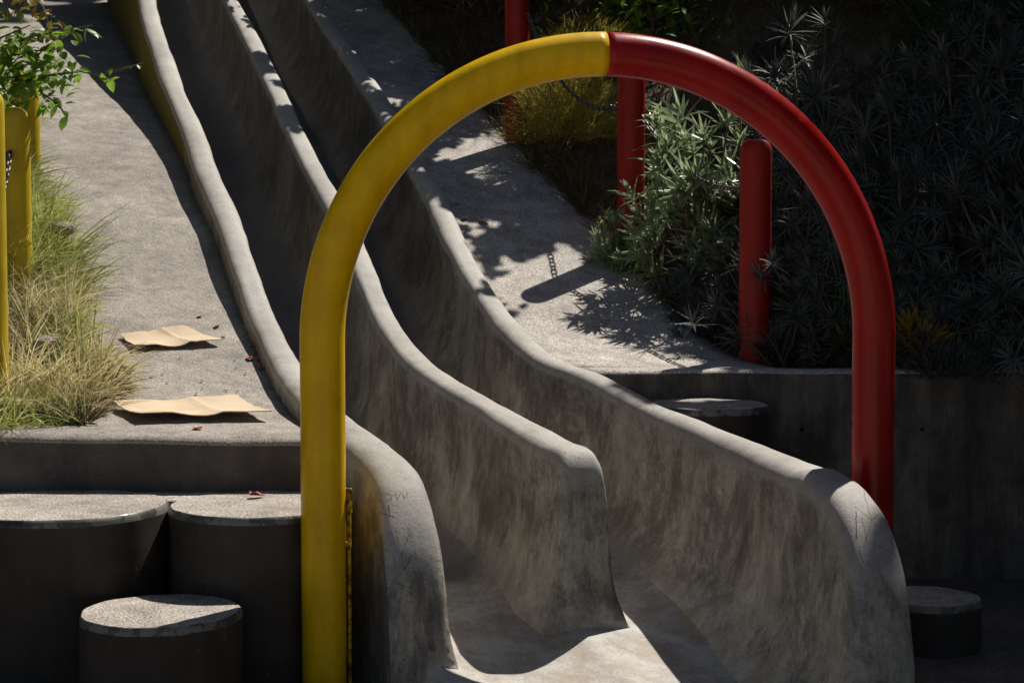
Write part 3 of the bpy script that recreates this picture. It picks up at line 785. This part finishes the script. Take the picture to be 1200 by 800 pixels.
def place_shrub(k, x, y, z, sc_, rz, label, group, leafm=None):
    t0, f0, s0 = protos[k]
    if k in used:
        t = t0.copy(); C.objects.link(t)
        for c in (f0, s0):
            d = c.copy(); C.objects.link(d); d.parent = t
            if c is f0 and leafm and c.data.materials[0] != leafm: d.data = d.data.copy(); d.data.materials[0] = leafm
    else:
        t = t0; used.add(k)
        if leafm: f0.data.materials[0] = leafm
    t.location = (x, y, z); t.rotation_euler = (rnd.uniform(-.1, .1), rnd.uniform(-.1, .1), rz); t.scale = (sc_, sc_, sc_*rnd.uniform(.9, 1.1))
    t['label'] = label; t['category'] = 'shrub'
    if group: t['group'] = group
    elif 'group' in t: del t['group']
    return t
gd = 'dark spiky shrubs massed on the shaded bank'
cnt = 0
for i in range(9):
    for j in range(8):
        s = 5.0+i*.78+rnd.uniform(-.2, .2); t = 3.78+j*.72+rnd.uniform(-.2, .2)
        x, y = xy(s, t); px = 600+x/y*F
        if y < 6.0 or px < 560 or px > 1420: continue
        if px < 800 and y < 9.2 and t < 4.2: continue
        a_, b_ = (x-.68)/SX, (y-6.95)/SY; mid_ = (a_+b_)/2
        near = .1 < mid_ < 2.6 and abs(x-.68-SX*mid_) < .75 and abs(y-6.95-SY*mid_) < .75
        place_shrub((i*3+j) % 4, x, y, gz(x, y)-.05, rnd.uniform(.85, 1.2)*(.25 if near else 1), rnd.uniform(0, 6.28), 'dark spiky shrub among many in the deep shade of the bank', gd); cnt += 1
# front row over the retaining wall
for k, (px, D, s_) in enumerate([(930, 6.3, .6), (1010, 6.02, .5), (1065, 6.0, .55), (1110, 6.25, .7), (1190, 6.1, .65), (1250, 6.3, .8), (1030, 6.6, .8), (1140, 6.75, .9), (1220, 6.9, .95), (960, 6.9, .85)]):
    x = sx(px, D); place_shrub((k+1) % 4, x, D, gz(x, D)-.05, s_, k*.9, ['dark spiky shrub just right of the nearest red post', 'small dark spiky shrub on the wall top left of the red leg', 'small dark spiky shrub on the wall top right behind the red leg', 'dark spiky shrub on the wall top a little right of the red leg', 'dark spiky shrub above the wall close to the right edge'][k] if k < 5 else 'dark spiky shrub among many in the deep shade of the bank', gd)
for px, D, k, s_, lb in [(1150, 5.95, 3, .62, 'low spiky shrub spilling over the retaining wall near the right edge'), (1235, 5.85, 1, .75, 'spiky shrub at the right edge with a few sunlit leaf tips'),
                         (980, 6.45, 0, .72, 'dark spiky shrub framed by the red leg and the nearest red post'), (1060, 6.3, 2, .78, 'dark spiky shrub right behind the red leg of the arch')]:
    x = sx(px, D); place_shrub(k, x, D, gz(x, D)-.05, s_, px*.1, lb, None)
# sunlit shrub between the posts
for px, D, k, s_, lb in [(818, 6.86, 4, .92, 'sunlit shrub with glossy narrow leaves wrapped round the middle red post'), (720, 6.97, 4, .34, 'small sunlit leafy shrub at the walkway edge left of the middle red post'),
                         (842, 6.6, 3, .42, 'low spiky shrub throwing leaf shadows on the walkway beside the nearest red post')]:
    x = sx(px, D); place_shrub(k, x, D, gz(x, D)-.03, s_, px*.3, lb, None, M['echium_lit'] if k == 4 else None)

def blades(n, place, ln, wd, seed, lean=.35, droop=.12):
    q = random.Random(seed); V = []; fs = []
    for i in range(n):
        c = place(q)
        if c is None: continue
        a = q.uniform(0, 6.283); d = Vector((math.cos(a)*lean*q.random(), math.sin(a)*lean*q.random(), 1)).normalized()
        k1 = nz(c, 4.5, seed); k2 = nz(c, 3.1, seed+9); d = (d+Vector((k1, k2, 0))*.9*lean).normalized()
        strap(V, fs, c, d, Vector((math.cos(a+1.3), math.sin(a+1.3), .1)), ln*q.uniform(.4, 1.2)*(1+.8*nz(c, 5.5, seed+4)), wd*q.uniform(.6, 1.3), droop*q.uniform(.3, 2.2), 3)
    return V, fs
# left grass
def leftplace(q):
    s = q.uniform(4.98, 9.0); t = .86-.62*abs(q.gauss(0, .5))-.05
    t += .05*nz((s, 0, 0), 2.1)+.12*sm(5.0, 5.5, s)-.10*sm(6.0, 7.2, s)
    x, y = xy(s, t)
    if y < YL+.05: return None
    return Vector((x, y, surfz(x, y)-.01+max(0, gz(x, y)-surfz(x, y))))
V, fs = blades(21000, leftplace, .17, .0042, 1, 1.5, .22)
V2, fs2 = blades(21000, leftplace, .20, .0034, 2, 1.8, .20)
upplace = lambda q: (lambda p: p if p and p.y > 5.9 and p.x > -2.6 else None)(leftplace(q))
V3, fs3 = blades(30000, upplace, .27, .0048, 9, 1.5, .22)
V, fs = join((V, fs), (V3, fs3))
Vj, fj = join((V, fs), (V2, fs2))
tag(obj('grass', Vj, fj, [M['grass'], M['straw']], smooth=False, mi=[0]*len(fs)+[1]*len(fs2)), 'tall mixed green and straw grass round the yellow posts at the left', 'grass', kind='stuff')
# front mat (dry, reddish) at the edge of the landing
def matplace(q):
    x = q.uniform(-1.65, -1.22); y = q.uniform(YL+.16, 5.4)
    return Vector((x, y, zl(st(x, y)[0])))
V, fs = blades(7000, matplace, .09, .004, 3, 1.4, .2)
tag(obj('grass', V, fs, M['drybrown'], smooth=False), 'short brown matted grass at the foot of the tall grass on the landing', 'grass', kind='stuff')
# soil strip under the left grass
rows = []
for i in range(60):
    s = 4.9+i*.09; te = .80+.05*nz((s, 0, 0), 2.1)+.12*sm(5.0, 5.5, s)-.10*sm(6.0, 7.2, s)
    row = []
    for j in range(20):
        t = te-j*.09; x, y = xy(s, t)
        y = max(y, YL+.14)
        row.append((x, y, zl(st(x, y)[0])+.004+.045*sm(0, .3, j*.09)+.02*nz((x, y, 0), 6)*min(1, j/2)))
    rows.append(row)
V, fs = grid(rows, flip=True); struct(obj('soil', V, fs, M['soil']))
# stones in the grass
def stone(px, py, D, r, label, seed):
    p = P(px, py, D); V = []; rows = []
    for i in range(9):
        a = math.pi*i/8
        rows.append([])
        for k in range(14):
            b = 2*math.pi*k/14; d = Vector((math.sin(a)*math.cos(b)*1.3, math.sin(a)*math.sin(b), math.cos(a)*.7))
            rows[-1].append(p+d*r*(1+.35*nz(d, 1.6, seed)))
    V, fs = grid(rows, closed=True); o = obj('stone', V, fs, M['stone'], origin=tuple(p), smooth=False)
    tag(o, label, 'stone', 'stones in the grass')
stone(74, 268, 6.1, .035, 'grey stone higher up in the tall grass beside the middle yellow post', 1)
stone(56, 402, 5.36, .034, 'pale stone low in the tall grass near the left edge', 4)

# broad leaf branch, upper left
def ovate(V, fs, base, d, up, ln, wd):
    sd = d.cross(up)
    if sd.length < 1e-4: sd = d.orthogonal()
    sd.normalize(); nrm = sd.cross(d); b = len(V)
    for u, w_ in ((0, 0), (.25, .8), (.55, 1), (.82, .6), (1, 0)):
        p = base+d*ln*u-nrm*(ln*.25*u*u)
        if w_ == 0: V.append(p)
        else: V += [p-sd*wd/2*w_+nrm*wd*.14*w_, p, p+sd*wd/2*w_+nrm*wd*.14*w_]
    fs += [(b, b+2, b+1), (b, b+3, b+2)]
    for k in (0, 1): 
        o_ = b+1+3*k; fs += [(o_, o_+1, o_+4, o_+3), (o_+1, o_+2, o_+5, o_+4)]
    fs += [(b+7, b+8, b+10), (b+8, b+9, b+10)]
q = random.Random(5)
bsh = thing('leafy_bush', 'bright green broad leaved bush hanging over the yellow posts in the upper left', 'bush', tuple(P(-60, 150, 6.2)))
V = []; fs = []; bV = []; bF = []; tubes = []
def twig(pts, nleaf, VV, FF, ln=.05, jit=.03):
    path = [P(*p) for p in pts]; tubes.append(tube(path, [.006-.004*i/(len(path)-1) for i in range(len(path))], 5))
    for i in range(nleaf):
        u = (i+.5)/nleaf*(len(path)-1); k = min(int(u), len(path)-2); p = path[k].lerp(path[k+1], u-k)+Vector((q.gauss(0, jit), q.gauss(0, jit), q.gauss(0, jit)))
        d = Vector((q.uniform(-1, 1), q.uniform(-1, .6), q.uniform(-.9, .5))).normalized()
        ovate(VV, FF, p, d, Vector((q.uniform(-.5, .5), q.uniform(-.8, .2), 1)).normalized(), ln*q.uniform(.6, 1.2), ln*.62*q.uniform(.7, 1.1))
twig([(-70, 90, 6.3), (-10, 70, 6.2), (40, 60, 6.1), (65, 58, 6.0)], 180, V, fs, .05, .055)
twig([(-70, 120, 6.3), (-10, 95, 6.2), (30, 88, 6.1), (58, 92, 6.0)], 230, V, fs, .05, .05)
twig([(20, 100, 6.1), (60, 88, 6.0), (95, 84, 5.95), (128, 92, 5.9)], 20, V, fs, .055, .018)
twig([(-10, 60, 6.2), (40, 42, 6.1), (75, 36, 6.0), (108, 30, 5.95)], 20, V, fs, .055, .02)
twig([(30, 88, 6.1), (50, 110, 6.0), (68, 122, 5.95), (78, 136, 5.9)], 14, V, fs, .048, .018)
twig([(-60, 40, 6.3), (0, 45, 6.2), (35, 30, 6.1)], 40, V, fs, .05, .04)
twig([(-60, 140, 6.1), (-20, 120, 6.0), (15, 108, 6.0)], 60, V, fs, .05, .05)
twig([(110, 90, 5.95), (140, 82, 5.9), (168, 74, 5.9)], 5, V, fs, .03, .008)
twig([(-60, -40, 6.4), (-10, -20, 6.3), (10, 4, 6.2)], 46, bV, bF, .05, .05)
twig([(-10, -30, 6.3), (30, -12, 6.2), (50, 8, 6.15), (60, 40, 6.1)], 34, bV, bF, .042, .02)
twig([(0, -30, 6.3), (20, -10, 6.2), (32, 16, 6.15)], 26, bV, bF, .042, .02)
obj('leaves', V, fs, M['vine'], bsh); obj('dry_leaves', bV, bF, M['brownleaf'], bsh, label='yellowing leaves hanging at the top')
V, fs = join(*tubes); obj('twigs', V, fs, M['bark'], bsh)

# fine yellow-green bush between the two farther red posts
def finebush(px, py, D, rx, h, n, m, label, seed, ln=.10, wd=.004, name='fine_bush'):
    base = P(px, py, D); base.z = base.z if D < 5.9 else surfz(base.x, D) if st(base.x, D)[1] < 3.1 else gz(base.x, D)
    q = random.Random(seed); V = []; fs = []
    for i in range(n):
        a = q.uniform(0, 6.283); u = q.random()**.4; el = math.asin(q.uniform(0, 1))
        d = Vector((math.cos(el)*math.cos(a), math.cos(el)*math.sin(a), math.sin(el)))
        lump = 1+.35*nz(d, 2.2, seed)
        c = base+Vector((d.x*rx, d.y*rx, d.z*h))*u*lump
        dd = (d+Vector((q.uniform(-.7, .7), q.uniform(-.7, .7), q.uniform(-.2, .9)))).normalized()
        strap(V, fs, c, dd, Vector((q.random(), q.random(), .4)), ln*q.uniform(.5, 1.2), wd*q.uniform(.6, 1.3), q.uniform(0, .2), 3)
    t = thing(name, label, 'bush', tuple(base)); obj('foliage', V, fs, m, t, smooth=False)
    ss = []
    for i in range(14):
        a = q.uniform(0, 6.28); ss.append(tube([base, base+Vector((math.cos(a)*rx*.3, math.sin(a)*rx*.3, h*.45)), base+Vector((math.cos(a)*rx*.6, math.sin(a)*rx*.6, h*.8))], [.006, .004, .002], 5))
    V, fs = join(*ss); obj('stems', V, fs, M['bark'], t)
finebush(664, 190, 8.0, .25, .36, 4800, M['olive'], 'fine yellow green bush glowing in a sun patch beneath the crown of the arch', 3, .12, .0034)
finebush(690, 120, 8.7, .26, .22, 3000, M['olive'], 'taller yellow green bush behind the sagging chain', 13, .09, .004)
finebush(480, 60, 10.6, .5, .5, 5000, M['drybrown'], 'dark brown dry bush beside the walkway high on the hill', 4, .14, .005)
finebush(560, 90, 9.6, .4, .55, 5000, M['drybrown'], 'dark brown dry bush left of the farthest red post', 5, .14, .005)
finebush(530, 40, 10.4, .45, .5, 4000, M['drybrown'], 'dark dry bush uphill at the top edge between arch and walkway', 15, .14, .005)
finebush(922, 392, 6.15, .16, .14, 2500, M['echium'], 'low olive ground plant at the foot of the nearest red post', 6, .05, .005)
finebush(835, 320, 6.5, .14, .17, 2500, M['echium'], 'low olive plant left of the nearest red post', 7, .05, .005)
finebush(1105, 440, 5.74, .15, .10, 2200, M['echium'], 'low dark green plant hanging on the retaining wall top', 8, .05, .005)
finebush(1075, 420, 5.78, .07, .13, 200, M['brownleaf'], 'few orange dry leaves on the wall top beside the red leg', 18, .09, .016)
for k_, (px, D, rx) in enumerate([(-1, 0, 0), (1075, 7.0, .3), (1180, 6.5, .28), (-1, 0, 0), (1090, 8.6, .4), (1150, 8.0, .45), (925, 6.3, .2), (1000, 6.0, .18)]):
    if px < 0: continue
    x_ = sx(px, D); finebush(px, 283-(gz(x_, D)-CZ)/D*F, D, rx, rx*1.5, 3800, M['drybrown'] if k_ == 4 else M['treeleaf'],
             ['soft dark mound of fine leaves between the spiky shrubs, upper middle of the bank', 'soft dark mound right of the red curve of the arch', 'soft leafy mound low at the right edge of the bank', 'soft mound behind the crown of the arch', 'tall soft mound high on the bank', 'soft mound high at the right side of the bank', 'small leafy mound just right of the nearest red post', 'small leafy mound between the nearest post and the red leg'][k_], 60+k_, .07, .008, 'leafy_mound')
# lit leafy bush at the top centre
q = random.Random(8); V = []; fs = []
c0 = P(765, 6, 8.8)
for i in range(420):
    p = c0+Vector((q.gauss(0, .2), q.gauss(0, .15), q.gauss(0, .13)))
    d = Vector((q.uniform(-1, 1), q.uniform(-1, .6), q.uniform(-.7, .7))).normalized()
    ovate(V, fs, p, d, Vector((q.uniform(-.5, .5), q.uniform(-.8, .2), 1)).normalized(), q.uniform(.04, .08), .03)
gb = Vector((c0.x, c0.y, gz(c0.x, c0.y)))
t = thing('leafy_bush', 'green leafy bush catching sun at the top edge above the crown of the arch', 'bush', tuple(gb))
obj('leaves', V, fs, M['vine'], t)
ss = [tube([gb, gb.lerp(c0, .6), c0+Vector((q.gauss(0, .15), q.gauss(0, .1), q.gauss(0, .1)))], [.012, .008, .003], 5) for i in range(9)]
V, fs = join(*ss); obj('stems', V, fs, M['bark'], t)
# small sunlit sprout behind the arch
V = []; fs = []; q = random.Random(12); c = P(868, 84, 6.9)
rosette(V, fs, c, Vector((0, -.2, 1)).normalized(), q, 16, .12, .014)
gb = Vector((c.x, c.y, gz(c.x, c.y)))
t = thing('green_sprout', 'single bright green leaf tuft poking up just behind the red curve of the arch', 'plant', tuple(gb))
obj('leaves', V, fs, M['vine'], t); V, fs = tube([gb, c], [.008, .005], 6); obj('stem', V, fs, M['bark'], t)
# ground cover on the shaded bank
def bankplace(q):
    s = q.uniform(5.0, 12.5); t = 3.16+3.2*q.random()**1.4; x, y = xy(s, t)
    if y < YR+.16: return None
    return Vector((x, y, gz(x, y)-.01))
V, fs = blades(26000, bankplace, .17, .006, 21, 1.0, .15)
tag(obj('ground_cover', V, fs, M['drybrown'], smooth=False), 'dark dry grass and litter covering the soil of the right bank', 'grass', kind='stuff')

# ------------------------------------------------------------------ tree out of view that shades the bank
HOLES = [(-.25, 5.78, .50), (-.05, 5.6, .3), (-.80, 6.80, .42), (-.5, 7.15, .45), (-.95, 7.9, .25), (.10, 6.55, .08)]
EDGE = [(-9, 2.5), (2.0, 1.25), (3.2, 1.0), (3.55, .66), (4.0, .56), (4.45, .35), (4.62, .1), (4.70, -.12), (4.86, -.12), (4.97, .22), (5.25, .22), (5.6, -.1), (5.9, -.62), (6.1, -1.05), (6.5, -1.55), (7.0, -2.0), (8.0, -2.6), (9, -2.9), (12, -3.2)]
q = random.Random(31); V = []; fs = []
def addleaf(p, ln):
    d = Vector((q.uniform(-1, 1), q.uniform(-1, 1), q.uniform(-.5, .3))).normalized()
    ovate(V, fs, p, d, Vector((q.uniform(-.4, .4), q.uniform(-.4, .4), 1)).normalized(), ln, ln*.6)
i = 0
while i < 60000:
    u = q.uniform(-3.4, 6.5); v = q.uniform(1.8, 11.5)
    e = interp(v, [(a, b) for a, b in EDGE])[0]
    e += .07*nz((u*1.0, v, 0), 1.7)
    if v > 5.6 and u < e+.7: continue
    if u < e:
        if v > 6.0 and v < 8.2 and u > max(e-1.3, -2.15) and nz((u, v, 7), 3.2) > .12 and q.random() < .8: pass
        else: continue
    dens = min(1, .35+(u-e)*2.2)
    dens *= sm(-.34, .0, nz((u, v, 3), 2.6)+.5*min(1.6, (u-e))+(.3 if v < 5.3 else 0))
    if u < e: dens = .6
    if q.random() > dens: i += 1 if dens < .05 else 0; continue
    if any((u-a)**2+(v-b)**2 < (r*(1+.5*nz((u, v, 9), 4)))**2 for a, b, r in HOLES): continue
    z = q.uniform(4.6, 6.4)+.6*nz((u, v, 0), .8)
    addleaf(Vector((u+SX*z, v+SY*z, z)), q.uniform(.10, .17)); i += 1
tr = thing('shade_tree', 'large leafy tree on the bank beyond the right edge, casting the shade', 'tree', (6.6, 9.6, gz(6.6, 9.6)))
k = 0
while k < 7500:
    v = q.uniform(5.55, 9.0); e = interp(v, EDGE)[0]; u = e+q.uniform(-.75, .85)
    if u < -2.5 and q.random() < .8: continue
    g = nz((u, v, 5), 3.4)+.5*nz((u, v, 8), 8)+.55*(u-e)
    if g < .02 or any((u-a)**2+(v-b)**2 < (r*(.8+.5*nz((u, v, 9), 4)))**2 for a, b, r in HOLES[:4]): k += .02; continue
    z = q.uniform(3.5, 4.5); addleaf(Vector((u+SX*z, v+SY*z, z)), q.uniform(.05, .095)); k += 1
for k in range(4500):
    u = q.uniform(.55, 2.2); v = q.uniform(3.9, 5.1); z = q.uniform(4.4, 6.2)
    if u > interp(v, EDGE)[0]+.05: addleaf(Vector((u+SX*z, v+SY*z, z)), q.uniform(.10, .17))
obj('crown', V, fs, M['treeleaf'], tr)
b = Vector(tr.location)
fork = b+Vector((-.5, .2, 1.4)); tubes = [tube([b-Vector((0, 0, .3)), b+Vector((-.1, 0, .6)), fork], [.26, .2, .17], 14)]
for i in range(14):
    u = q.uniform(1.6, 5); v = q.uniform(4.5, 10); z = 5.0
    e = Vector((u+SX*z, v+SY*z, z)); mid = fork.lerp(e, .5)+Vector((0, 0, .7)); tubes.append(tube([fork, mid, e], [.1, .06, .02], 8))
V, fs = join(*tubes); obj('trunk', V, fs, M['bark'], tr)

# unseen trees added (behind and beside the camera): they screen the low sky
q = random.Random(44); V = []; fs = []
for i in range(5200):
    d = Vector((q.gauss(0, 1), q.gauss(0, 1), q.gauss(0, 1))).normalized()*(q.random()**.33)
    lump = 1+.25*nz(d, 1.5, 4)
    d = Vector((q.uniform(-1, 1), q.uniform(-1, 1), q.uniform(-.6, .3))).normalized() if False else d
    p = Vector((d.x*3.4*lump, d.y*3.4*lump, 5.2+d.z*4.4*lump))
    ovate(V, fs, p, Vector((q.uniform(-1, 1), q.uniform(-1, 1), q.uniform(-.6, .3))).normalized(), Vector((q.uniform(-.6, .6), q.uniform(-.6, .6), 1)).normalized(), q.uniform(.3, .5), .28)
sv, sf = join(tube([(0, 0, -.3), (.05, 0, 1.5), (.1, .1, 3.2)], [.28, .22, .18], 12), *[tube([(.1, .1, 2.6), (math.cos(a)*1.2, math.sin(a)*1.2, 4.6), (math.cos(a)*2.2, math.sin(a)*2.2, 6.2)], [.14, .08, .03], 8) for a in (0, 1.3, 2.5, 3.9, 5.1)])
first = None
for k, (x, y) in enumerate([(-5.7, 9.0), (-7.0, 5.0), (9, -1.5), (7.5, 3.5), (-7.5, 11), (-3.5, 14.5)]):
    if first is None:
        first = thing('sky_screen_tree', 'unseen broad leafy tree added to screen sky light', 'tree', (0, 0, 0), 'unseen trees added to screen sky light')
        f1 = obj('crown', V, fs, M['treeleaf'], first); f2 = obj('trunk', sv, sf, M['bark'], first); t = first
    else:
        t = first.copy(); C.objects.link(t)
        for c in (f1, f2): d = c.copy(); C.objects.link(d); d.parent = t
    t.location = (x, y, gz(x, y)); t.rotation_euler = (0, 0, k*1.1); t.scale = (1, 1, 1.0+.08*(k % 3))
